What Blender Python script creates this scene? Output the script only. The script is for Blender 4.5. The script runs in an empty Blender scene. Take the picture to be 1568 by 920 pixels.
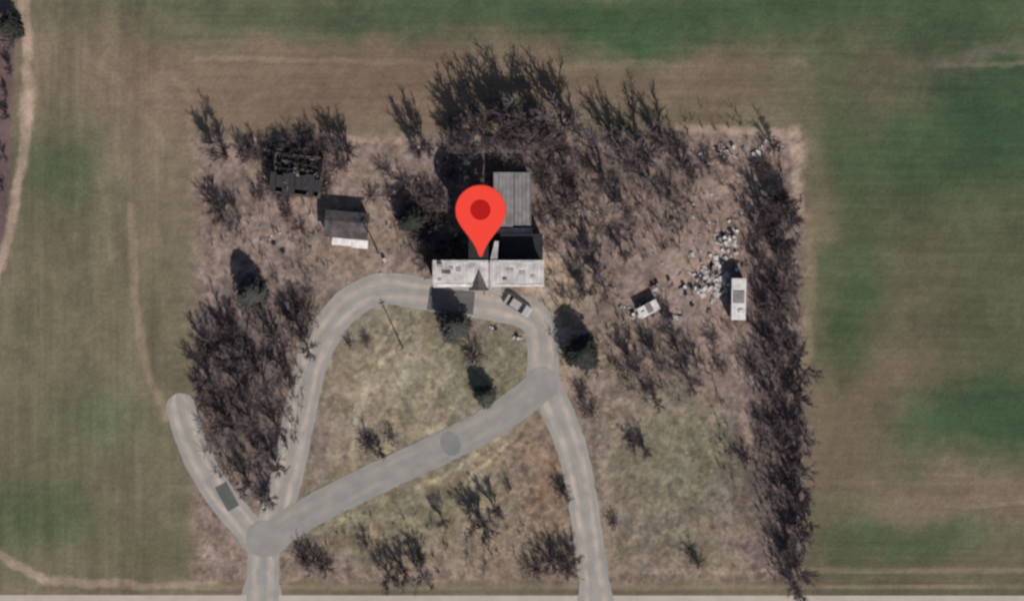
import bpy, math, random
import numpy as np
from mathutils import Vector, Matrix
random.seed(7); rng=np.random.default_rng(7)
S=10.0
def P(px,py): return ((px-784)/S,(460-py)/S)
K=1.0
def lin(c):
    return tuple(((v/255)/12.92 if v/255<=0.04045 else (((v/255)+0.055)/1.055)**2.4)*K for v in c)
scene=bpy.context.scene
COL=scene.collection
# ------------------------------------------------ materials
def mat(name,rgb,rough=0.85,var=0.25,scale=3.0,bump=0.0,bscale=8.0,metal=0.0,spec=0.3,rgb2=None):
    m=bpy.data.materials.new(name); m.use_nodes=True
    nt=m.node_tree; b=nt.nodes['Principled BSDF']
    b.inputs['Roughness'].default_value=rough; b.inputs['Metallic'].default_value=metal
    b.inputs['Specular IOR Level'].default_value=spec
    tc=nt.nodes.new('ShaderNodeTexCoord')
    n=nt.nodes.new('ShaderNodeTexNoise'); n.inputs['Scale'].default_value=scale; n.inputs['Detail'].default_value=5
    nt.links.new(tc.outputs['Object'],n.inputs['Vector'])
    r=nt.nodes.new('ShaderNodeValToRGB')
    lo=tuple(max(0,v*(1-var)) for v in rgb); hi=tuple(min(1,v*(1+var)) for v in (rgb2 or rgb))
    r.color_ramp.elements[0].color=lo+(1,); r.color_ramp.elements[1].color=hi+(1,)
    r.color_ramp.elements[0].position=0.32; r.color_ramp.elements[1].position=0.68
    nt.links.new(n.outputs['Fac'],r.inputs['Fac']); nt.links.new(r.outputs['Color'],b.inputs['Base Color'])
    return m
M_bark=mat('bark',(0.095,0.07,0.072),var=0.45,scale=.8)
M_bark2=mat('bark_grey',(0.145,0.115,0.114),var=0.4,scale=.8)
M_needle=mat('needles',(0.026,0.029,0.022),var=0.4,scale=1.5)
M_needle2=mat('needles_grey',(0.055,0.055,0.046),var=0.4,scale=1.5)
M_white=mat('white_paint',(0.58,0.54,0.51),var=0.2,scale=1.2)
M_wall=mat('wall_siding',(0.42,0.39,0.36),var=0.15)
M_roofl=mat('light_metal_roof',(0.29,0.27,0.26),var=0.25,scale=0.6,rgb2=(0.38,0.355,0.34))
M_rib=mat('roof_rib',(0.26,0.24,0.235),var=0.2)
M_cap=mat('ridge_cap',(0.46,0.43,0.41),var=0.3,scale=.8)
M_roofg=mat('grey_roof',(0.205,0.188,0.185),var=0.25,scale=0.8)
M_roofd=mat('dark_roof_and_shade',(0.022,0.02,0.022),var=0.3)  # near-black roofing; on the rear wing it stands in for shade
M_roofb=mat('weathered_shingle',(0.075,0.062,0.063),var=0.45,scale=1.0)
M_glass=mat('window_glass',(0.02,0.025,0.03),rough=0.1,spec=0.5)
M_dark=mat('dark_trim',(0.04,0.036,0.038))
M_wood=mat('old_wood',(0.10,0.08,0.067),var=0.4,scale=2)
M_rubber=mat('rubber',(0.02,0.02,0.02))
M_red=mat('red_enamel',(0.83,0.058,0.036),rough=0.6,var=0.0,spec=0.1)
M_red2=mat('dark_red_enamel',(0.42,0.008,0.007),rough=0.6,var=0.0,spec=0.1)
M_rededge=mat('rim_red',(0.5,0.05,0.035),rough=0.6,var=0.0,spec=0.1)
M_silver=mat('silver_paint',(0.33,0.315,0.30),rough=0.5,var=0.05)
M_junkw=mat('pale_scrap',(0.50,0.45,0.42),var=0.45,scale=1.5)
M_junkb=mat('rusty_scrap',(0.2,0.14,0.11),var=0.4,scale=1.5)
M_stone=mat('stone',(0.30,0.27,0.245),var=0.3)
# ------------------------------------------------ mesh builder
class MB:
    def __init__(s): s.v=[];s.f=[];s.m=[];s.mats=[]
    def mi(s,m):
        if m not in s.mats: s.mats.append(m)
        return s.mats.index(m)
    def add(s,vs,fs,m):
        o=len(s.v); s.v+= [tuple(v) for v in vs]; k=s.mi(m)
        for f in fs: s.f.append(tuple(i+o for i in f)); s.m.append(k)
    def box(s,c,size,m,rz=0,rx=0,ry=0):
        R=Matrix.Rotation(rz,3,'Z')@Matrix.Rotation(ry,3,'Y')@Matrix.Rotation(rx,3,'X')
        vs=[]
        for x in(-.5,.5):
            for y in(-.5,.5):
                for z in(-.5,.5):
                    p=R@Vector((x*size[0],y*size[1],z*size[2])); vs.append((p.x+c[0],p.y+c[1],p.z+c[2]))
        s.add(vs,[(0,1,3,2),(4,6,7,5),(0,4,5,1),(2,3,7,6),(0,2,6,4),(1,5,7,3)],m)
    def cyl(s,c,r,h,m,n=14,axis='Z',r2=None):
        r2=r if r2 is None else r2; vs=[]
        for k,(z,rr) in enumerate(((-h/2,r),(h/2,r2))):
            for i in range(n):
                a=2*math.pi*i/n; x,y=rr*math.cos(a),rr*math.sin(a)
                p=(x,y,z) if axis=='Z' else ((z,x,y) if axis=='X' else (x,z,y))
                vs.append((p[0]+c[0],p[1]+c[1],p[2]+c[2]))
        fs=[(i,(i+1)%n,n+(i+1)%n,n+i) for i in range(n)]+[tuple(range(n))[::-1],tuple(range(n,2*n))]
        s.add(vs,fs,m)
    def mesh(s,name):
        me=bpy.data.meshes.new(name); me.from_pydata(s.v,[],s.f)
        for m in s.mats: me.materials.append(m)
        me.polygons.foreach_set('material_index',s.m); me.update(); return me
    def obj(s,name,loc=(0,0,0),rz=0,parent=None):
        o=bpy.data.objects.new(name,s.mesh(name)); o.location=loc; o.rotation_euler=(0,0,rz)
        COL.objects.link(o)
        if parent: o.parent=parent
        return o
def empty(name,loc=(0,0,0),rz=0):
    o=bpy.data.objects.new(name,None); o.location=loc; o.rotation_euler=(0,0,rz); COL.objects.link(o); return o
# ------------------------------------------------ noise
TB=rng.random((256,256))
def vn(x,y,sd=0):
    x=x+sd*17.31; y=y+sd*9.77
    xi=np.floor(x).astype(int); yi=np.floor(y).astype(int); fx=x-xi; fy=y-yi
    fx=fx*fx*(3-2*fx); fy=fy*fy*(3-2*fy)
    a=TB[yi%256,xi%256]; b=TB[yi%256,(xi+1)%256]; c=TB[(yi+1)%256,xi%256]; d=TB[(yi+1)%256,(xi+1)%256]
    return (a*(1-fx)+b*fx)*(1-fy)+(c*(1-fx)+d*fx)*fy
def fbm(x,y,sd=0,o=4):
    t=0;w=0;a=1.0
    for i in range(o):
        t=t+a*vn(x*2**i,y*2**i,sd+i*3.1); w+=a; a*=0.55
    return t/w-0.5
def fbr(x,y,sd=0,o=4):
    t=0;w=0;a=1.0
    for i in range(o):
        c,s_=math.cos(.9*i+.5),math.sin(.9*i+.5)
        t=t+a*vn((x*c-y*s_)*2**i,(x*s_+y*c)*2**i,sd+i*3.1); w+=a; a*=0.6
    return t/w-0.5
# ------------------------------------------------ ground
def axis(lo,hi,st):
    c=list(np.arange(lo,hi+st/2,st)); d=st;
    a=lo; L=[]
    while a>-2500: d*=1.5; a-=d; L.append(a)
    d=st; b=hi; R=[]
    while b<2500: d*=1.5; b+=d; R.append(b)
    return np.array(L[::-1]+c+R)
gx=axis(-84,84,0.17); gy=axis(-52,52,0.17)
X,Y=np.meshgrid(gx,gy)
U0=X*S+784; V0=460-Y*S
Uw=U0+fbr(U0/90,V0/90,1)*90+fbr(U0/22,V0/22,2)*26
Vw=V0+fbr(U0/90,V0/90,5)*90+fbr(U0/22,V0/22,6)*26
Ul=U0+fbr(U0/40,V0/40,8)*14+fbr(U0/9,V0/9,9)*5
Vl=V0+fbr(U0/40,V0/40,11)*14+fbr(U0/9,V0/9,12)*5
C=np.zeros(X.shape+(3,))
C[:]=(108,99,80)
def mixc(mask,col):
    global C
    C=C*(1-mask[...,None])+np.array(col)*mask[...,None]
def blob(cx,cy,rx,ry,col,st=1.0,p=1.3):
    d=((Uw-cx)/rx)**2+((Vw-cy)/ry)**2
    mixc(st*np.exp(-d**p*0.7),col)
def sm(x): x=np.clip(x,0,1); return x*x*(3-2*x)
def stroke(pts,w,col,st=1.0,soft=0.6,u=None,v=None):
    u=Ul if u is None else u; v=Vl if v is None else v
    D=np.full(X.shape,1e9)
    for (a,b),(c,d) in zip(pts[:-1],pts[1:]):
        dx,dy=c-a,d-b; t=np.clip(((u-a)*dx+(v-b)*dy)/(dx*dx+dy*dy),0,1)
        D=np.minimum(D,np.hypot(u-a-t*dx,v-b-t*dy))
    mixc(st*(1-sm((D-w*(1-soft))/(w*2*soft)))*np.clip(0.85+fbr(U0/30,V0/30,20)*1.2,0,1),col)
# left field
blob(150,130,160,220,(117,106,87),.85); blob(90,250,58,70,(78,91,66),.8); blob(150,640,70,55,(82,92,66),.65)
blob(45,790,90,65,(78,89,62),.8); blob(250,760,60,90,(102,96,77),.6); blob(250,200,45,140,(122,108,91),.7)
blob(215,850,80,30,(94,94,70),.6); blob(110,450,90,90,(110,102,81),.6); blob(30,560,50,100,(98,95,74),.5)
# top
blob(560,130,420,80,(119,100,85),.95); blob(1120,110,150,70,(112,95,80),.85)
blob(430,10,300,42,(82,88,67),.85); blob(950,35,230,42,(60,81,56),.95); blob(640,30,160,30,(72,84,62),.8)
# right
m=sm((Uw-1205)/90); mixc(m*0.9,(86,87,66))
blob(1280,10,300,50,(64,82,58),.9); blob(1490,190,150,110,(55,76,53),.95); blob(1290,250,60,110,(72,84,60),.7)
blob(1480,95,150,16,(106,99,84),.75); blob(1350,120,90,60,(102,93,76),.8); blob(1420,250,40,90,(70,82,58),.5)
blob(1290,510,70,110,(60,78,52),.85); blob(1500,420,130,120,(86,87,65),.7); blob(1390,480,60,120,(96,90,72),.7)
blob(1350,620,105,75,(126,101,87),.95); blob(1500,640,150,60,(56,77,53),.9); blob(1280,690,75,70,(110,96,79),.8)
blob(1480,775,250,52,(118,102,86),.95); blob(1370,832,140,32,(74,87,62),.8); blob(1280,790,60,40,(90,90,68),.6)
blob(1250,60,90,80,(72,84,60),.5); blob(1238,420,28,240,(112,98,80),.6); blob(1500,880,120,26,(108,96,80),.7)
# yard
yu=U0+fbr(U0/30,V0/30,31)*26; yv=V0+fbr(U0/30,V0/30,33)*22
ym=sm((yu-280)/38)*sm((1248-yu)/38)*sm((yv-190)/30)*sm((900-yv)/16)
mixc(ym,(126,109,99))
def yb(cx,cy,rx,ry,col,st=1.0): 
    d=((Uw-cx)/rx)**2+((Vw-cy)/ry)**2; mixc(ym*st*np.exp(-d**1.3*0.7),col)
yb(640,590,150,115,(134,123,103),.95); yb(620,780,210,80,(126,116,94),.85); yb(600,500,80,50,(114,105,87),.7)
yb(1040,700,120,95,(110,104,86),.95); yb(1040,840,120,45,(118,107,90),.9); yb(835,740,45,90,(126,104,87),.85)
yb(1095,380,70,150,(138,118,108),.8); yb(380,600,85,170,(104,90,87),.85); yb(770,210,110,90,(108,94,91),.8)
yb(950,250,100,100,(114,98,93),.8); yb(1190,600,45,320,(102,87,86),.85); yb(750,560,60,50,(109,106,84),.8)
yb(560,370,70,60,(130,112,98),.7); yb(850,430,30,40,(150,132,114),.8); yb(900,520,60,60,(116,103,88),.6)
yb(790,850,120,30,(124,107,91),.7); yb(320,840,40,60,(132,114,100),.8); yb(400,330,60,50,(130,111,102),.7)
yb(1180,210,50,30,(138,117,107),.7); yb(840,470,30,60,(152,137,118),.5)
# strokes
mixc(sm((30-Ul+ -0.06*np.abs(Vl-120))/14)*(V0<430),(100,82,80))
stroke([(36,-40),(44,120),(38,220),(20,330),(-6,430)],8,(172,148,131),.95)
stroke([(-20,835),(20,862),(70,886),(180,895),(330,893)],6,(154,134,116),.9)
stroke([(-50,900),(160,912),(380,905)],6,(124,104,90),.6)
stroke([(1040,196),(1120,200),(1222,206)],7,(158,136,120),.85); stroke([(360,215),(470,210),(610,214)],5,(150,126,110),.8)
stroke([(300,88),(450,92),(640,96)],4,(138,117,100),.7); stroke([(640,96),(900,100),(1230,96)],5,(124,107,92),.5)
stroke([(1218,198),(1222,260),(1226,340)],9,(160,137,121),.9); stroke([(1238,330),(1240,460),(1232,590)],9,(126,112,92),.7)
stroke([(204,320),(206,440),(222,550),(258,640)],6,(144,126,106),.75); stroke([(262,110),(290,150),(296,230)],6,(136,117,98),.6)
stroke([(150,270),(165,330),(170,400)],4,(126,115,94),.6); stroke([(100,20),(125,80),(180,120)],8,(130,116,98),.5); stroke([(215,180),(235,190),(250,215)],5,(138,121,104),.5)
# worn tracks and rings in the lawn
stroke([(640,500),(580,560),(545,640),(540,700)],4,(166,152,128),.75); stroke([(605,490),(575,540)],3,(160,147,124),.7)
stroke([(625,505),(565,575),(530,660)],3,(162,149,126),.6)
stroke([(800,620),(760,670),(700,720),(640,745)],4,(156,146,118),.75); stroke([(815,632),(775,685),(715,733)],3,(154,144,116),.7); stroke([(660,560),(690,600),(690,650)],5,(106,103,82),.6)
stroke([(500,800),(560,790),(640,800),(690,770)],6,(146,137,110),.65); stroke([(520,820),(600,812),(660,815)],4,(148,138,112),.6); stroke([(930,820),(930,860)],4,(128,112,94),.6)
stroke([(560,595),(620,560),(690,570)],16,(156,144,122),.6); stroke([(600,620),(660,610),(680,580)],9,(150,139,116),.5)
for (cx_,cy_,r_) in ((572,672,24),(640,620,46)):
    D=np.abs(np.hypot(Ul-cx_,Vl-cy_)-r_); mixc(.5*(1-sm((D-2)/6)),(152,141,116))
stroke([(920,740),(935,700),(960,660)],3,(138,124,104),.6); stroke([(935,800),(950,760)],3,(134,121,102),.6)
stroke([(380,400),(480,403),(560,400)],3,(142,121,106),.6); stroke([(1080,330),(1110,450),(1130,560),(1148,700)],8,(146,125,114),.65)
stroke([(1450,775),(1600,768)],3,(144,127,110),.6); stroke([(1440,100),(1600,96)],4,(120,113,96),.6)
stroke([(300,240),(296,330),(300,420)],5,(136,114,100),.5); stroke([(560,300),(600,300),(590,340)],7,(146,124,108),.5)
bandn=fbm(U0/60,V0/5,41)
for (y0,y1,col,st) in ((868,879,(140,120,102),.6),(880,892,(104,90,75),.6),(893,903,(134,114,96),.8),(903,909,(98,85,73),.7)):
    mk=sm((V0-y0)/3)*sm((y1-V0)/3)*np.where(U0>300,1,.0)*np.clip(.8+bandn,0,1); 
    mk=mk*np.where(V0<892,(U0>900),1); mixc(mk*st,col)
mixc(sm((V0-985)/6),(112,99,80))
# texture modulation
fld=1-ym
st_h=fbm(U0/140,V0/4.5,50,3); st_v=fbm(U0/5,V0/110,52,3); st_w=fbm(U0/22,V0/160,53,3); st_k=fbm(U0/220,V0/16,51,3)
leftf=sm((290-U0)/60)
g=1+fbr(U0/70,V0/70,54)*0.24+fbr(U0/14,V0/14,56,3)*(0.14+0.36*ym)+fbr(U0/5,V0/5,58,2)*(0.06+0.28*ym)
g=g+fld*(1-leftf)*(st_h*0.12+st_k*.14)+leftf*(st_v*0.12+st_w*.22)
C*=g[...,None]
hu=fbr(U0/20,V0/20,60,3)*ym
C[...,0]*=1+hu*.06; C[...,2]*=1-hu*.10
fl=sm((fbr(U0/8,V0/8,62,2)-0.12)/0.14)*ym; fm=sm(fbr(U0/80,V0/80,64)*5+.5)
mixc(fl*fm*0.42,(166,147,134))
dk=sm((fbr(U0/9,V0/9,66,2)-0.15)/0.14)*ym*sm(fbr(U0/70,V0/70,68)*5+.5)
mixc(dk*0.45,(76,64,62))
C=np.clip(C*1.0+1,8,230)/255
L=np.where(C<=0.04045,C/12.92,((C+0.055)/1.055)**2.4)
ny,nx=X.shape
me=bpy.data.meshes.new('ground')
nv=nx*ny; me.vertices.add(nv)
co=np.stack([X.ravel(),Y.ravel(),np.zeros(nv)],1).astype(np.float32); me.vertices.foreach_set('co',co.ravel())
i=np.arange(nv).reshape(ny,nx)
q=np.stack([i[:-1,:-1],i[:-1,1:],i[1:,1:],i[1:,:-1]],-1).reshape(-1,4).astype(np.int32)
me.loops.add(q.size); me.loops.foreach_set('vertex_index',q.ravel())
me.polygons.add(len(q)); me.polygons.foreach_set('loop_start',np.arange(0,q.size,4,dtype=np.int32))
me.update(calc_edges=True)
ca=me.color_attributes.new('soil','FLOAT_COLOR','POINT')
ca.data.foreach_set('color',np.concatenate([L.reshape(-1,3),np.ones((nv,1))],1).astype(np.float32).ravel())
gm=bpy.data.materials.new('ground_soil_grass'); gm.use_nodes=True; nt=gm.node_tree; b=nt.nodes['Principled BSDF']
b.inputs['Roughness'].default_value=1; b.inputs['Specular IOR Level'].default_value=0.05
at=nt.nodes.new('ShaderNodeAttribute'); at.attribute_name='soil'
tc=nt.nodes.new('ShaderNodeTexCoord'); n=nt.nodes.new('ShaderNodeTexNoise'); n.inputs['Scale'].default_value=2.2; n.inputs['Detail'].default_value=5
nt.links.new(tc.outputs['Object'],n.inputs['Vector'])
mr=nt.nodes.new('ShaderNodeMapRange'); mr.inputs[1].default_value=.3; mr.inputs[2].default_value=.7; mr.inputs[3].default_value=.88; mr.inputs[4].default_value=1.12
nt.links.new(n.outputs['Fac'],mr.inputs[0])
vm=nt.nodes.new('ShaderNodeVectorMath'); vm.operation='SCALE'
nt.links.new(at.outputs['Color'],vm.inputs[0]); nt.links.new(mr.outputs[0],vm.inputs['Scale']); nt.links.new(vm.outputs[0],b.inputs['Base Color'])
n2=nt.nodes.new('ShaderNodeTexNoise'); n2.inputs['Scale'].default_value=0.9; n2.inputs['Detail'].default_value=4; nt.links.new(tc.outputs['Object'],n2.inputs['Vector'])
bp=nt.nodes.new('ShaderNodeBump'); bp.inputs['Distance'].default_value=0.12; bp.inputs['Strength'].default_value=.8
nt.links.new(n2.outputs['Fac'],bp.inputs['Height']); nt.links.new(bp.outputs['Normal'],b.inputs['Normal'])
me.materials.append(gm); go=bpy.data.objects.new('ground',me); COL.objects.link(go)
# ------------------------------------------------ roads
def roadmat(name,base,track,dark):
    m=bpy.data.materials.new(name); m.use_nodes=True; nt=m.node_tree; b=nt.nodes['Principled BSDF']
    b.inputs['Roughness'].default_value=.95; b.inputs['Specular IOR Level'].default_value=.1
    uv=nt.nodes.new('ShaderNodeUVMap'); sp=nt.nodes.new('ShaderNodeSeparateXYZ'); nt.links.new(uv.outputs[0],sp.inputs[0])
    ab=nt.nodes.new('ShaderNodeMath'); ab.operation='ABSOLUTE'; nt.links.new(sp.outputs[1],ab.inputs[0])
    r=nt.nodes.new('ShaderNodeValToRGB'); nt.links.new(ab.outputs[0],r.inputs[0])
    e=r.color_ramp.elements; e[0].position=0; e[0].color=lin(base)+(1,); e[1].position=1; e[1].color=lin(base)+(1,)
    k=e.new(.15); k.color=lin(base)+(1,); k=e.new(.38); k.color=lin(track)+(1,); k=e.new(.5); k.color=lin(track)+(1,); k=e.new(.75); k.color=lin(base)+(1,)
    mp=nt.nodes.new('ShaderNodeMapping'); mp.inputs['Scale'].default_value=(0.12,1.6,1); nt.links.new(uv.outputs[0],mp.inputs[0])
    n=nt.nodes.new('ShaderNodeTexNoise'); n.inputs['Scale'].default_value=1.6; n.inputs['Detail'].default_value=4; nt.links.new(mp.outputs[0],n.inputs['Vector'])
    tc=nt.nodes.new('ShaderNodeTexCoord'); n3=nt.nodes.new('ShaderNodeTexNoise'); n3.inputs['Scale'].default_value=.45; n3.inputs['Detail'].default_value=6; nt.links.new(tc.outputs['Object'],n3.inputs['Vector'])
    ad=nt.nodes.new('ShaderNodeMath'); ad.operation='ADD'; nt.links.new(n.outputs['Fac'],ad.inputs[0]); nt.links.new(n3.outputs['Fac'],ad.inputs[1])
    mr=nt.nodes.new('ShaderNodeMapRange'); mr.inputs[1].default_value=.75; mr.inputs[2].default_value=1.25; mr.inputs[3].default_value=0; mr.inputs[4].default_value=.85
    nt.links.new(ad.outputs[0],mr.inputs[0])
    mx=nt.nodes.new('ShaderNodeMixRGB'); nt.links.new(mr.outputs[0],mx.inputs[0]); nt.links.new(r.outputs[0],mx.inputs[1]); mx.inputs[2].default_value=lin(dark)+(1,)
    nt.links.new(mx.outputs[0],b.inputs['Base Color']); return m
RM=roadmat('gravel_drive',(154,147,139),(182,167,154),(136,131,126))
RM2=roadmat('gravel_lane',(145,140,133),(154,146,137),(130,127,122))
RM3=roadmat('street_surface',(180,167,155),(184,170,158),(166,153,142))
RM4=roadmat('grey_patch',(130,127,122),(132,128,123),(116,114,111))
RM5=roadmat('dark_patch_and_shade',(96,96,95),(100,99,97),(80,80,80))  # dark surfacing, also used to paint the cedar's shadow
def catm(pts,step=6):
    out=[];n=len(pts)
    for i in range(n-1):
        p0=np.array(pts[max(i-1,0)]);p1=np.array(pts[i]);p2=np.array(pts[i+1]);p3=np.array(pts[min(i+2,n-1)])
        k=max(2,int(np.hypot(*(p2-p1))/step))
        for j in range(k):
            t=j/k; out.append(.5*((2*p1)+(-p0+p2)*t+(2*p0-5*p1+4*p2-p3)*t*t+(-p0+3*p1-3*p2+p3)*t**3))
    out.append(np.array(pts[-1],float)); return out
def ribbon(name,pts,w,z,m,smooth=True,roundends=False,ws=None,wob=1):
    pts=[np.array(P(*p)) for p in pts]
    c=catm([tuple(p) for p in pts],.6) if smooth else pts
    n=len(c); vs=[];fs=[];uvs=[];ln=0
    K_=6
    for i in range(n):
        t=c[min(i+1,n-1)]-c[max(i-1,0)]; t=t/np.hypot(*t); nn=np.array((-t[1],t[0]))
        if i: ln+=np.hypot(*(c[i]-c[i-1]))
        ww=(w if ws is None else np.interp(i/(n-1),[a for a,_ in ws],[b_ for _,b_ in ws]))/2/S
        if roundends:
            d=ln
            if d<ww: ww*=math.sqrt(max(0.02,1-((ww-d)/ww)**2))
        for k in range(K_+1):
            s=k/K_*2-1; e=1+wob*(0.02*math.sin(ln*1.3)+0.015*math.sin(ln*3.1+k))*(abs(s)==1)
            p=c[i]+nn*ww*s*e; vs.append((p[0],p[1],z)); uvs.append((ln,s))
    for i in range(n-1):
        for k in range(K_): a=i*(K_+1)+k; fs.append((a,a+K_+1,a+K_+2,a+1))
    me=bpy.data.meshes.new(name); me.from_pydata(vs,[],fs); me.materials.append(m)
    uvl=me.uv_layers.new(name='UVMap')
    for l in me.loops: uvl.data[l.index].uv=uvs[l.vertex_index]
    me.update()
    if me.polygons[0].normal.z<0: me.flip_normals()
    o=bpy.data.objects.new(name,me); COL.objects.link(o); return o
def disc(name,cx,cy,r,z,m,ry=None,rot=0):
    x,y=P(cx,cy); n=40; vs=[(x,y,z)]; uvs=[(0,0)]; ry=ry or r
    for i in range(n):
        a=2*math.pi*i/n; dx,dy=r/S*math.cos(a),ry/S*math.sin(a); vs.append((x+dx*math.cos(rot)-dy*math.sin(rot),y+dx*math.sin(rot)+dy*math.cos(rot),z)); uvs.append((math.cos(a)*3,.0+math.sin(a)*.2))
    me=bpy.data.meshes.new(name); me.from_pydata(vs,[],[(0,1+i,1+(i+1)%n) for i in range(n)]); me.materials.append(m)
    uvl=me.uv_layers.new(name='UVMap')
    for l in me.loops: uvl.data[l.index].uv=uvs[l.vertex_index]
    o=bpy.data.objects.new(name,me); COL.objects.link(o); return o
ribbon('street',[(-9000,950),(0,950),(784,950),(1568,950),(9000,950)],78,.012,RM3,False)
ribbon('driveway',[(272,602),(284,650),(305,705),(340,762),(372,800),(402,838)],45,.016,RM,roundends=True)
ribbon('driveway',[(402,935),(403,880),(406,835),(425,780),(445,705),(462,620),(480,548),(510,492),(545,458),(590,442),(650,450),(720,461),(790,474),(822,492),(832,530),(830,590)],49,.024,RM)
ribbon('driveway',[(830,580),(856,635),(878,695),(893,770),(903,840),(910,890),(913,935)],46,.032,RM,ws=[(0,49),(.5,45),(.88,46),(1,62)])
ribbon('driveway',[(403,836),(440,805),(490,775),(570,735),(690,679),(765,638),(834,586)],49,.040,RM2)
disc('road_junction',830,588,26,.048,RM2); disc('road_junction',405,825,28,.052,RM2)
disc('tree_shade_patch',690,679,15,.060,RM4,19,.4)  # slightly darker oval set on the lane
ribbon('tree_shade_patch',[(338,742),(358,778)],20,.060,RM5,False)
ribbon('tree_shade_patch',[(656,457),(690,461),(726,464)],35,.060,RM5,False)  # dark strip painting the cedar's shadow across the driveway
ribbon('driveway_apron',[(402,880),(401,912)],60,.008,RM,False,ws=[(0,44),(1,66)])
# ------------------------------------------------ bare trees
def tube(acc,p0,p1,r0,r1):
    acc.append((tuple(p0),tuple(p1),r0,r1))
def segs2mesh(name,acc,m):
    A=np.array([a[0] for a in acc]);B=np.array([a[1] for a in acc]);r0=np.array([a[2] for a in acc]);r1=np.array([a[3] for a in acc])
    d=B-A; d/=np.linalg.norm(d,axis=1)[:,None]+1e-9
    up=np.where(np.abs(d[:,2:3])<.9,np.array([[0,0,1.]]),np.array([[1.,0,0]])); a=np.cross(d,up); a/=np.linalg.norm(a,axis=1)[:,None]; bb=np.cross(d,a)
    vs=[]
    for P_,r in((A,r0),(B,r1)):
        for k in range(4):
            t=2*math.pi*k/4; vs.append(P_+(a*math.cos(t)+bb*math.sin(t))*r[:,None])
    V=np.stack(vs,1).reshape(-1,3); n=len(acc); o=np.arange(n)*8
    F=[]
    for k in range(4): F.append(np.stack([o+k,o+(k+1)%4,o+4+(k+1)%4,o+4+k],1))
    F=np.concatenate(F).astype(np.int32)
    me=bpy.data.meshes.new(name); me.vertices.add(len(V)); me.vertices.foreach_set('co',V.astype(np.float32).ravel())
    me.loops.add(F.size); me.loops.foreach_set('vertex_index',F.ravel()); me.polygons.add(len(F)); me.polygons.foreach_set('loop_start',np.arange(0,F.size,4,dtype=np.int32))
    me.update(calc_edges=True); me.materials.append(m); return me
def rv(): 
    v=Vector((random.gauss(0,1),random.gauss(0,1),random.gauss(0,1))); return v.normalized()
def grow(acc,p,d,L,r,lv,cfg):
    n=cfg['seg'][lv]; step=L/n; pts=[p.copy()]; dirs=[d.copy()]
    for i in range(n):
        d=(d+rv()*cfg['wob']+Vector((0,0,cfg['up'][lv]))).normalized()
        q=p+d*step
        ra=r*(1-i/n*.6); rb=r*(1-(i+1)/n*.6); tube(acc,p,q,ra,rb); p=q; pts.append(p.copy()); dirs.append(d.copy())
    if lv+1>=len(cfg['n']): return
    for c in range(cfg['n'][lv+1]):
        t=cfg['from'][lv]+(1-cfg['from'][lv])*random.random(); k=min(n-1,int(t*n)); f=t*n-k
        bp_=pts[k].lerp(pts[k+1],f); bd=dirs[k+1]
        ax=bd.cross(rv()).normalized(); an=math.radians(random.uniform(*cfg['ang'][lv+1]))
        nd=(Matrix.Rotation(an,3,ax)@bd)
        if lv==0:
            az=2*math.pi*(c/cfg['n'][1])+random.uniform(-.5,.5); nd=Vector((math.sin(an)*math.cos(az),math.sin(an)*math.sin(az),math.cos(an)))
        if nd.z<-.1: nd.z*=-.5
        grow(acc,bp_,nd,cfg['len'][lv+1]*random.uniform(.65,1.2),cfg['r'][lv+1]*random.uniform(.8,1.2),lv+1,cfg)
def cfg_tree(dense=1.0,spread=1.0):
    return dict(n=[1,int(7*dense),5,6,3],seg=[3,4,3,2,1],len=[2.8,5.6,2.4,1.2,.65],r=[.3,.17,.085,.05,.034],
     ang=[(0,0),(10*spread,40*spread),(14,36),(16,42),(20,48)],up=[.1,.12,.16,.12,.1],wob=.12,**{'from':[.3,.18,.15,.15,.1]})
def cfg_shrub():
    return dict(n=[1,12,5,4],seg=[1,3,2,1],len=[.3,2.3,1.2,.6],r=[.15,.06,.045,.035],
     ang=[(0,0),(15,75),(20,55),(25,60)],up=[.1,.1,.08,.05],wob=.18,**{'from':[.2,.15,.1,.1]})
T=[]
for k in range(9):
    random.seed(100+k); acc=[]; grow(acc,Vector((0,0,0)),Vector((0,0,1)),2.8,.3,0,cfg_tree(random.choice((.86,1,1.15)),random.uniform(.85,1.2)))
    T.append(segs2mesh('bare_branches',acc,M_bark2 if k%2==0 else M_bark))
SH=[]
for k in range(5):
    random.seed(200+k); acc=[]; grow(acc,Vector((0,0,0)),Vector((0,0,1)),.3,.15,0,cfg_shrub()); SH.append(segs2mesh('shrub_branches',acc,M_bark))
random.seed(42)
def place(me,name,px,py,sc,scz=None):
    x,y=P(px,py); o=bpy.data.objects.new(name,me); o.location=(x,y,-.05); o.rotation_euler=(random.uniform(-.06,.06),random.uniform(-.06,.06),random.uniform(0,6.28))
    o.scale=(sc,sc,scz or sc); COL.objects.link(o)
def tree(px,py,h,wide=1.0):
    s=h/10.5; place(random.choice(T),'bare_tree',px,py,s*wide,s*.88)
def shrub(px,py,h,wide=1.0):
    s=h/3.0; place(random.choice(SH),'bare_shrub',px,py,s*wide,s)
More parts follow.
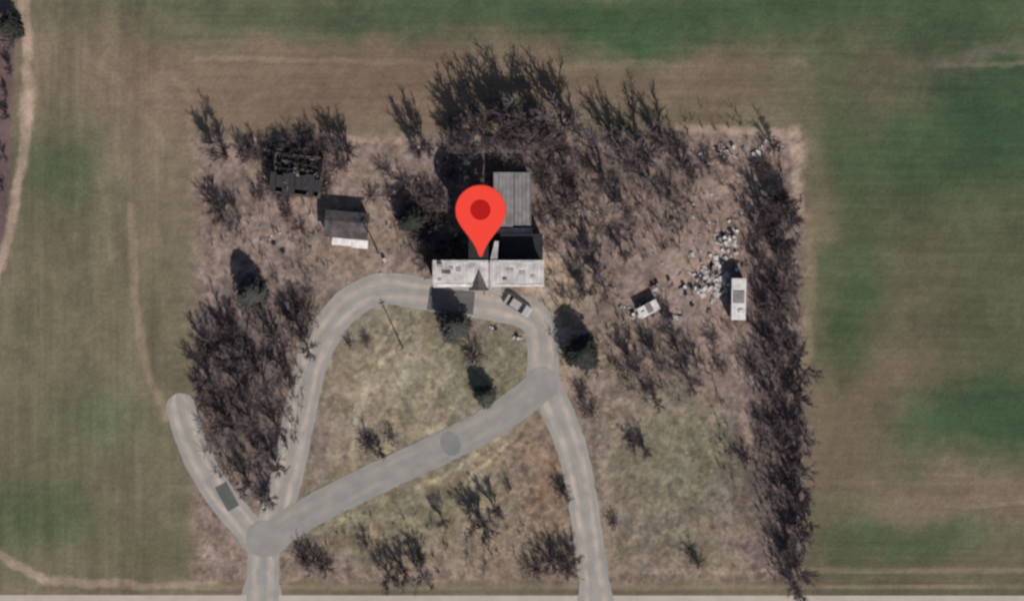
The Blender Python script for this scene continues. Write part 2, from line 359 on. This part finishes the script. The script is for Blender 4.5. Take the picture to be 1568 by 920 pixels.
for a in [(732,200,11.5),(765,188,11.5),(802,188,11.5),(832,190,11),(864,198,12),(748,225,9),(792,232,9),(845,235,9.5),(716,238,8),(728,282,7.5,.7),(703,200,8.5,.8),(780,205,10.5),(820,210,10),
 (652,222,10.5,.8),(642,235,8,.7),(703,225,8),(885,200,7,.8),
 (948,228,9.5),(985,232,10),(1018,222,8.5),(1045,258,8.5),(925,278,8),(1002,285,8),(885,305,8,.8),(960,325,7),(1035,315,6,.8),(968,262,8,.8),(870,260,7,.8),
 (905,395,8,.9),(924,437,8,.9),(895,447,7.5,.8),(955,390,5.5,.8),(912,420,7,.8),
 (346,234,8.5,.85),(325,220,6.5,.75),(535,234,8,.85),(512,224,6,.8),(440,232,4.5),(480,230,5),(395,234,4.5),(370,232,4),
 (352,345,6,1),(338,325,6,1),(365,335,5,1),(330,300,4.5,1),
 (318,530,7),(352,515,7.5),(422,520,7.5),(460,505,6.5),(472,535,5.5),(325,588,7.5),(368,592,8),(408,592,8),(440,575,6.5),(345,638,7.5),(388,648,7.5),(425,655,6),(398,695,7),(428,718,6),(382,740,6),(413,765,5.5),(345,565,7.5),(390,560,8),(365,668,6),(402,475,6),(312,610,5),(360,540,7),(382,612,7),
 (738,802,7.5,1.1),(758,782,6,1),(725,780,5),(648,882,7,1.1),(618,872,6,1),(596,882,6.5,.9),(680,800,5,.8),
 (982,584,7),(1010,557,6.5),(962,555,6.5),(1057,587,7,.9),(1042,542,7.5,.9),(1005,618,5,.9),(1065,550,5),(1030,508,6),
 (1184,228,6,.8),(22,62,6.5,1),(15,45,6,1),(20,110,4,.9),(12,180,3.5,1),(8,240,3.5,1),(5,290,3,1),(12,145,3,1),
 (880,855,4.5),(862,862,5),(868,765,4,.8),(895,625,3.5,.8),(988,692,4,.9),(583,692,4,1.1),(1165,265,4,.8)]:
    tree(*a)
y=332
while y<905:
    t=(y-332)/570; xc=1190+38*t
    for k in range(2):
        tree(xc+random.uniform(-34,28)*(1-.45*t),y+random.uniform(-10,10),random.uniform(4.8,7.8)*(1-.12*t),.95)
    y+=26
for a in [(1180,300,6.5),(1203,320,7),(1208,342,6.5),(1176,338,5),(1195,308,6),(1192,325,6)]: tree(*a)
for a in [(385,240,2.5),(410,235,2.5),(440,228,3),(470,225,3),(495,230,2.8),(380,225,2),(600,300,2),(655,300,3),(675,310,3),(640,320,3),(690,270,3),(620,285,2.5),(650,365,3.5),(670,385,3.5),(700,375,3.5),(655,400,3),(660,345,3),
 (535,525,1.4),(562,522,1.4),(728,545,2.8,1.1),(565,680,2.4,1.2),(598,668,1.8),(970,680,2.6,1.1),(860,750,2.5),(845,860,3.4),(870,870,3),(820,870,2.6),(480,860,3),(500,865,2.5),(465,855,2.4),(1060,850,2.2),(1070,860,1.5),(890,600,2),(905,630,2),
 (450,450,1.4,1.3),(470,447,1.4,1.2),(435,460,1.3),(320,600,3),(445,480,3),(470,480,3),(405,760,2),(1140,700,2.5),(1150,560,3),(1100,560,2),(1090,520,2),(1080,250,2.5),(1110,250,1.6),(1060,270,2),(870,310,3),(840,290,2.5),(850,330,2.8),(825,330,2.2),
 (940,800,1.6),(780,745,1.4),(560,830,2),(640,850,2),(1170,255,2.5),(520,255,2.5),(830,270,3),(590,260,2),(570,300,2),(460,350,1.8),(440,330,1.8),(400,300,2),
 (430,262,3.4),(450,250,3.4),(480,258,3.4),(498,285,3),(440,305,2.2),(425,290,3)]:
    shrub(*a)
acc=[]
random.seed(5)
def under(cx,cy,rx,ry,n):
    for _ in range(int(n*.8)):
        a=random.random()*6.28; r=math.sqrt(random.random()); x,y=P(cx+rx*r*math.cos(a),cy+ry*r*math.sin(a))
        for k in range(random.randint(2,5)):
            d=Vector((random.gauss(0,.5),random.gauss(0,.5),1)).normalized(); l=random.uniform(.4,1.3); p=Vector((x,y,0)); q=p+d*l
            tube(acc,p,q,.05,.03); q2=q+(d+rv()*.5).normalized()*l*.5; tube(acc,q,q2,.03,.015)
under(770,220,100,70,420); under(960,290,110,110,560); under(380,600,85,150,620); under(1190,600,38,290,700)
under(1010,560,70,60,160); under(650,330,60,60,150); under(450,230,90,20,120); under(1100,300,80,150,160); under(860,400,50,80,120); under(430,350,110,90,160); under(650,830,200,50,60); under(900,500,60,80,80); under(1120,560,40,200,100)
uo=bpy.data.objects.new('undergrowth',segs2mesh('undergrowth',acc,M_bark2)); COL.objects.link(uo)
# ------------------------------------------------ conifers
def conifer_mesh(seed,m):
    random.seed(seed); mb=MB(); mb.cyl((0,0,2.8),.2,5.6,M_bark,8,r2=.04)
    vs=[];fs=[]
    for i in range(3800):
        z=random.uniform(.4,6.0); R=2.3*(1-(z/6.2)**2.6)**.7*random.uniform(.35,1.0)*(min(1,.55+z*.3))
        a=random.random()*6.28; R*=1+.16*math.sin(3*a+seed)+.10*math.sin(7*a+z*2)
        c=Vector((R*math.cos(a),R*math.sin(a),z)); s=random.uniform(.1,.26)
        u=Vector((math.cos(a),math.sin(a),-.3)).normalized(); w=(u.cross(Vector((0,0,1)))+rv()*.5).normalized()
        o=len(vs); vs+=[c-u*s*1.3,c+w*s*.6,c+u*s*1.5,c-w*s*.6]; fs.append((o,o+1,o+2,o+3))
    mb.add(vs,fs,m)
    for i in range(40):
        z=random.uniform(.8,5.0); a=random.random()*6.28; R=1.6*(1-z/6.8)
        mb.box((R/2*math.cos(a),R/2*math.sin(a),z),(R,.05,.05),M_bark,rz=a)
    return mb.mesh('conifer_crown')
CF=[conifer_mesh(1,M_needle),conifer_mesh(2,M_needle2)]
for px,py,s,k in [(389,447,1.0,1),(696,500,1.0,1),(890,540,1.1,0),(744,605,.72,1),(630,335,.85,0),(22,45,.8,0)]:
    place(CF[k],'cedar_tree',px,py,s*1.05,s*.95)
# ------------------------------------------------ house
hx,hy=P(749,420); H=empty('farm_house',(hx,hy,0))
w=MB()
zE,zR=5.0,7.0
def prism(mb,x0,x1,y0,y1,z0,zs,zn,m):
    v=[(x0,y0,z0),(x1,y0,z0),(x1,y1,z0),(x0,y1,z0),(x0,y0,zs),(x1,y0,zs),(x1,y1,zn),(x0,y1,zn)]
    mb.add(v,[(0,1,5,4),(1,2,6,5),(2,3,7,6),(3,0,4,7),(4,5,6,7)],m)
prism(w,-8.1,8.0,-1.7,1.75,0,zE-.05,zR-.3,M_wall)
for x in(-6.6,-4.2,-2.2,2.2,4.4,6.6):
    for z in(1.5,4.0):
        w.box((x,-1.72,z),(1.1,.1,1.3),M_white); w.box((x,-1.76,z),(.9,.1,1.1),M_glass)
w.box((.6,-1.73,1.05),(1.0,.12,2.1),M_dark)
for y in (-.6,.8):
    for sx in(-8.12,8.02): w.box((sx,y,2),(.1,.9,1.2),M_glass)
w.obj('walls',parent=H)
r=MB()
def slab(mb,x0,x1,y0,y1,z0,z1,t,m):
    v=[(x0,y0,z0),(x1,y0,z0),(x1,y1,z1),(x0,y1,z1)]; v+= [(a,b_,c-t) for a,b_,c in v]
    mb.add(v,[(0,1,2,3),(7,6,5,4),(0,4,5,1),(1,5,6,2),(2,6,7,3),(3,7,4,0)],m)
slab(r,-8.4,-.05,-2.05,1.95,zE,zR,.12,M_roofl); slab(r,.25,8.3,-1.95,1.95,zE,zR,.12,M_roofl)
r.box((.1,0,5.9),(.28,3.7,.1),M_roofg,rx=math.atan2(2,4))
for i in range(27):
    x=-8.2+i*.62
    if abs(x-.1)>.35: r.box((x,0,6.03),(.04,3.9,.03),M_rib,rx=math.atan2(2,3.95))
r.box((-4.2,1.85,7.0),(8.3,.35,.1),M_cap); r.box((4.25,1.85,7.0),(8.1,.35,.1),M_cap)
r.box((-4.9,-1.7,5.26),(6.2,.45,.06),M_cap,rx=.46); r.box((4.6,-1.7,5.22),(7,.3,.06),M_cap,rx=.46)
r.add([(-3.0,-2.5,4.7),(-1.5,-2.5,5.9),(0,-2.5,4.7),(-3.0,-.3,5.1),(-1.5,.7,6.4),(0,-.3,5.1)],[(0,1,4,3),(1,2,5,4),(0,2,1)],M_roofb)
random.seed(9)
for x,y,s in [(-6.4,.3,1.3),(3.2,.6,1.1),(5.0,.2,.9),(-4.5,.7,.8),(2.4,-.7,.6),(6.6,-.4,.7),(-7.4,-.8,.5),(-5.6,.9,.6)]:
    zc=zE+(y+2)*.5+.08; r.box((x,y,zc),(s,random.uniform(.3,.8),.12),random.choice((M_roofg,M_roofb)),rx=.46,rz=random.uniform(-.1,.1))
r.box((-7.2,1.2,7.1),(.6,.5,1.2),M_stone); r.obj('roof',parent=H)
q=MB(); prism(q,1.9,8.0,1.9,6.0,0,3.5,3.5,M_wall); q.box((4.95,3.95,3.56),(6.4,4.3,.12),M_roofd)  # low wing, roof coloured black for the north slope's shade
q.box((8.03,4,1.6),(.1,1.2,1.2),M_glass); q.box((5,6.02,1.1),(1,.1,2.1),M_dark); q.obj('rear_wing',parent=H)
q=MB(); q.add([(.2,1.95,6.9),(1.3,1.95,6.9),(1.5,4.9,6.4),(.9,4.9,6.4),(.2,1.95,0),(1.3,1.95,0),(1.5,4.9,0),(.9,4.9,0)],[(0,1,2,3),(1,5,6,2),(2,6,7,3),(3,7,4,0)],M_cap); q.obj('pale_rear_gable',parent=H)  # pale rear gable added to give a sunlit streak behind the ridge
q=MB(); prism(q,-2.9,-.1,2.2,11.5,0,6.7,6.7,M_wall); q.box((-1.5,6.85,6.76),(3.0,9.5,.1),M_roofd)  # block added under the pin, tall enough to clear the house shadow
for z in (1.6,4.6):
    for yy in (4,7,10): q.box((-2.92,yy,z),(.1,1,1.3),M_glass)
q.obj('pin_support',parent=H)
q=MB(); q.box((.6,-2.4,.15),(2.4,1.2,.3),M_stone); q.box((.6,-3.1,.08),(2.8,.4,.16),M_stone); q.obj('front_steps',parent=H)
# ------------------------------------------------ grey roof behind the house
cx,cy=P(785,308); E=empty('metal_roof_shed',(cx,cy,0))
q=MB(); q.box((0,.2,1.3),(5.2,7.2,2.6),M_wood); q.box((0,-3.42,1.1),(2.2,.1,2.1),M_dark); q.obj('walls',parent=E)
q=MB(); slab(q,-2.9,.05,-4.0,4.2,2.75,2.95,.1,M_roofg); slab(q,.07,2.8,-3.8,4.2,2.72,2.9,.1,M_roofg)
for i in range(10): q.box((-2.7+i*.6,.1,2.90),(.06,7.9,.05),M_roofb if i%4==1 else M_roofg,rx=.02)
q.box((.2,-4.6,2.7),(5.6,.8,.08),M_roofl); q.obj('roof',parent=E)
# ------------------------------------------------ dark ruined barn
cx,cy=P(458,270); E=empty('derelict_barn',(cx,cy,0),math.radians(-7))
q=MB()
for (x,y,sx,sy) in((0,-2.9,7.2,.18),(0,3,7.2,.18),(-3.6,0,.18,6.0),(3.6,0,.18,6.0)): q.box((x,y,1.4),(sx,sy,2.6),M_wood)
q.box((1,-3.0,1.1),(2.4,.1,2.2),M_dark)
q.obj('walls',parent=E)
random.seed(3); q=MB()
for i in range(8):
    x0=-3.9+i*.97; dz=random.uniform(-.3,.1); y0=-3.3+random.choice((0,.3,.6,1.1)); y1=random.choice((.2,0,-.4))
    slab(q,x0,x0+.93,y0,y1,3.0+(y0+3.4)*.41+dz,4.4+y1*.41+dz,.08,M_roofd)
for i in range(4):
    x0=-3.6+i*1.9+random.uniform(-.2,.2); slab(q,x0,x0+random.uniform(.9,1.6),.1,random.uniform(1.4,3.0),3.5,2.3,.08,M_roofd)
for i in range(7):
    q.box((-3.6+i*1.2+random.uniform(-.2,.2),1.7,3.5),(.14,random.uniform(2.4,3.6),.12),M_dark,rx=-math.atan2(1.4,3.4)+random.uniform(-.1,.1),rz=random.uniform(-.25,.25))
for i in range(3): q.box((random.uniform(-.6,.6),.7+i*1.0,4.05-i*.4),(random.uniform(4,7),.12,.1),M_dark,rz=random.uniform(-.12,.12))
for i in range(26): q.box((random.uniform(-3.6,3.6),random.uniform(-3.0,3.0),random.uniform(3.6,4.1)),(random.uniform(.2,.8),random.uniform(.2,.5),.06),random.choice((M_roofb,M_dark,M_wood,M_wood)),rz=random.random()*3,rx=.2)
q.obj('roof',parent=E)
# ------------------------------------------------ small shed
cx,cy=P(533,350); E=empty('garden_shed',(cx,cy,0),math.radians(-5))
q=MB(); q.box((0,.3,1.15),(6.0,3.6,2.3),M_wood); q.box((0,-1.53,1.0),(1.2,.1,1.9),M_dark); q.obj('walls',parent=E)
q=MB(); slab(q,-3.4,3.3,-1.6,.9,2.35,3.0,.1,M_roofb); slab(q,-3.4,3.3,.92,2.5,3.0,2.4,.1,M_roofb)
for i in range(8): q.box((-3.2+i*.9,-.35,2.70),(.07,2.5,.05),M_wood if i%3==0 else M_roofb,rx=.254)
q.obj('roof',parent=E)
q=MB(); slab(q,-2.1,.9,-2.7,-1.65,1.9,2.2,.08,M_white); slab(q,.95,3.4,-2.9,-1.65,1.85,2.1,.08,M_white)
for x in(-2,.6,3.2): q.box((x,-2.5,.95),(.12,.12,1.9),M_wood)
q.obj('porch',parent=E)
# ------------------------------------------------ trailers
def trailer(name,px,py,Lx,Ly,h,rz):
    x,y=P(px,py); E=empty(name,(x,y,0),rz)
    q=MB(); q.box((0,0,.5+h/2),(Lx,Ly,h),M_wall); q.box((0,0,.5+h+.05),(Lx+.1,Ly+.1,.1),M_white)
    q.box((0,Ly*.05,.5+h+.16),(Lx*.8,Ly*.3,.12),M_roofg); q.box((Lx*.15,-Ly*.3,.5+h+.2),(.6,.6,.2),M_white)
    q.box((Lx/2+.01,Ly*.2,.5+h*.45),(.06,.8,h*.8),M_dark); q.box((Lx/2+.01,-Ly*.2,.5+h*.6),(.06,1.2,.7),M_glass); q.box((-Lx/2-.01,0,.5+h*.6),(.06,1.6,.7),M_glass)
    q.obj('body',parent=E)
    q=MB()
    for sx in(-1,1):
        for yy in(-.5,.5): q.cyl((sx*(Lx/2-.12),yy,.36),.36,.22,M_rubber,14,'X')
    q.box((0,-Ly/2-.6,.45),(.12,1.2,.12),M_dark); q.cyl((0,-Ly/2-1.1,.25),.06,.5,M_dark,8); q.obj('chassis',parent=E)
trailer('camper_trailer',1128,458,2.1,6.2,2.3,math.radians(-1))
trailer('cargo_trailer',992,473,1.6,3.2,1.1,math.radians(-62))
# ------------------------------------------------ car
def car(name,px,py,rz,paint):
    x,y=P(px,py); E=empty(name,(x,y,.03),rz); q=MB()
    prof=[(-2.2,.45,.75,.78),(-2.1,.3,.92,.86),(-1.4,.28,.98,.9),(0,.28,.98,.92),(1.0,.28,.95,.9),(1.9,.3,.82,.84),(2.2,.42,.65,.7)]
    vs=[];fs=[]
    for (px_,zb,zt,hw) in prof: vs+=[(px_,-hw,zb),(px_,-hw,zt-.12),(px_,-hw+.12,zt),(px_,hw-.12,zt),(px_,hw,zt-.12),(px_,hw,zb)]
    n=len(prof)
    for i in range(n-1):
        for k in range(6): fs.append((i*6+k,i*6+(k+1)%6,(i+1)*6+(k+1)%6,(i+1)*6+k))
    fs+=[tuple(range(6))[::-1],tuple(range((n-1)*6,n*6))]; q.add(vs,fs,paint); q.obj('body',parent=E)
    q=MB(); b0=[(-1.7,-.8,.96),(1.1,-.8,.96),(1.1,.8,.96),(-1.7,.8,.96)]; t0=[(-1.15,-.62,1.42),(.35,-.62,1.45),(.35,.62,1.45),(-1.15,.62,1.42)]
    q.add(b0+t0,[(0,1,5,4),(1,2,6,5),(2,3,7,6),(3,0,4,7)],M_glass); q.box((-.4,0,1.45),(1.56,1.28,.05),paint); q.obj('cabin',parent=E)
    q=MB()
    for sx in(-1.4,1.4):
        for sy in(-.82,.82): q.cyl((sx,sy,.32),.32,.2,M_rubber,16,'Y'); q.cyl((sx,sy*1.13,.32),.18,.03,M_silver,12,'Y')
    q.box((2.15,.5,.62),(.12,.3,.12),M_white); q.box((2.15,-.5,.62),(.12,.3,.12),M_white); q.obj('wheels_and_lamps',parent=E)
car('parked_car',793,468,math.radians(-32),M_silver)
# ------------------------------------------------ poles
def pole(px,py,h):
    x,y=P(px,py); E=empty('utility_pole',(x,y,0)); q=MB(); q.cyl((0,0,h/2),.13,h,M_wood,10,r2=.08); q.obj('post',parent=E)
    q=MB(); q.box((0,0,h-.5),(.9,.1,.12),M_wood,rz=.4)
    for s in(-.4,0,.4): q.cyl((s*math.cos(.4),s*math.sin(.4),h-.35),.05,.16,M_stone,8)
    q.obj('crossarm',parent=E)
pole(617,533,7); pole(580,388,8)
# ------------------------------------------------ junk
def junk(px,py,rx,ry,n,seed,name='junk_pile',pale=.75,smax=.8):
    random.seed(seed); x,y=P(px,py); q=MB()
    for i in range(n):
        a=random.random()*6.28; r_=abs(random.gauss(0,.6)); cx=rx/S*r_*math.cos(a); cy=ry/S*r_*math.sin(a); m=M_junkw if random.random()<pale else random.choice((M_junkb,M_roofb,M_roofg,M_roofg))
        t=random.random(); s=random.uniform(.15,smax)
        if t<.55: q.box((cx,cy,s*.15+random.random()*.2),(s,s*random.uniform(.5,1.6),random.uniform(.04,.15)),m,random.random()*3,random.uniform(-.3,.3),random.uniform(-.3,.3))
        elif t<.68: q.box((cx,cy,s*.2),(s*.8,s*.7,s*.4),m,random.random()*3)
        elif t<.74: q.cyl((cx,cy,.4),.28,.8,m,12)
        elif t<.8: q.cyl((cx,cy,.12),.34,.22,M_rubber,14); 
        else: q.box((cx,cy,.12),(s*2.2,.14,.08),m,random.random()*3,0,random.uniform(-.1,.1))
    q.obj(name,(x,y,0))
junk(1090,425,30,38,150,1,pale=.8); junk(1116,372,20,28,65,2,pale=.7); junk(1105,232,36,12,32,3,pale=.5,smax=.6); junk(1158,240,22,16,16,4,pale=.5,smax=.6); junk(1065,440,36,22,46,5,pale=.55,smax=.55)
junk(715,240,12,14,16,6,smax=.6); junk(603,296,14,12,14,7,smax=.6); junk(975,480,28,18,30,8,smax=.6,pale=.6); junk(795,520,10,6,10,9,smax=.45,pale=.6); junk(757,502,8,5,7,10,smax=.45,pale=.6)
junk(1030,490,26,20,22,11,pale=.2,smax=.8); junk(400,768,8,6,6,12,smax=.5); junk(690,250,50,36,18,13,smax=.4,pale=.5); junk(1000,440,34,24,14,14,pale=.3,smax=.6); junk(880,320,36,20,14,15,pale=.5,smax=.5); junk(1185,225,34,16,10,16,smax=.4)
junk(1060,330,60,60,26,17,smax=.4,pale=.5); junk(420,370,70,50,16,18,smax=.35,pale=.5); junk(590,400,40,30,10,19,smax=.35,pale=.5)
# ------------------------------------------------ map marker resting on its added support
x,y=P(737,325); E=empty('map_pin',(x,y,6.84))
def pinshape(sc):
    R=3.8; pts=[]
    for i in range(49):
        a=math.radians(-24+i*(228/48)); pts.append((R*math.cos(a),R*math.sin(a)))
    a0=pts[-1]; c1=(a0[0]+.62,a0[1]-1.5); c2=(-.95,-4.5); e_=(-.36,-6.7)
    Lf=[]
    for i in range(1,16):
        t=i/15; Lf.append(tuple((1-t)**3*a0[k]+3*(1-t)**2*t*c1[k]+3*(1-t)*t*t*c2[k]+t**3*e_[k] for k in(0,1)))
    pts+=Lf+[(-.2,-6.92),(0,-7.0),(.2,-6.92)]+[(-a,b_) for a,b_ in Lf[::-1]]
    return [(a*sc,b_*sc) for a,b_ in pts]
o_=pinshape(1.0); i_=pinshape(.97); n=len(o_); q=MB()
q.add([(a,b_,0) for a,b_ in o_]+[(a,b_,.2) for a,b_ in o_],[(k,(k+1)%n,n+(k+1)%n,n+k) for k in range(n)]+[tuple(range(n))[::-1]],M_rededge)
q.add([(a,b_,.2) for a,b_ in o_]+[(a,b_,.25) for a,b_ in i_],[(k,(k+1)%n,n+(k+1)%n,n+k) for k in range(n)],M_rededge)
q.add([(a,b_,.25) for a,b_ in i_],[tuple(range(n))],M_red); q.obj('body',parent=E)
q=MB(); q.cyl((0,0,.28),1.5,.05,M_red2,48); q.obj('centre_disc',parent=E)
# ------------------------------------------------ light, camera
el=math.radians(40); d=Vector((.42*math.cos(el),-.907*math.cos(el),math.sin(el)))
sl=bpy.data.lights.new('sun','SUN'); sl.energy=4.45; sl.angle=math.radians(.5); sl.color=(1,.965,.915)
so=bpy.data.objects.new('sun',sl); so.rotation_euler=(-d).to_track_quat('-Z','Y').to_euler(); so.location=(0,0,60); COL.objects.link(so)
wd=bpy.data.worlds.new('World'); scene.world=wd; wd.use_nodes=True; nt=wd.node_tree; bg=nt.nodes['Background']; sk=nt.nodes.new('ShaderNodeTexSky'); sk.sky_type='NISHITA'; sk.sun_disc=False
sk.sun_elevation=el; sk.sun_rotation=math.atan2(.42,-.907); nt.links.new(sk.outputs[0],bg.inputs[0]); bg.inputs[1].default_value=.075
cam=bpy.data.cameras.new('camera'); co_=bpy.data.objects.new('camera',cam); co_.location=(0,0,300); cam.lens=36*300/156.8; cam.sensor_width=36; cam.clip_end=6000; COL.objects.link(co_); scene.camera=co_
cam.dof.use_dof=True; cam.dof.focus_distance=150; cam.dof.aperture_fstop=.0689/.34
scene.view_settings.view_transform='Standard'; scene.view_settings.look='None'; scene.view_settings.exposure=0
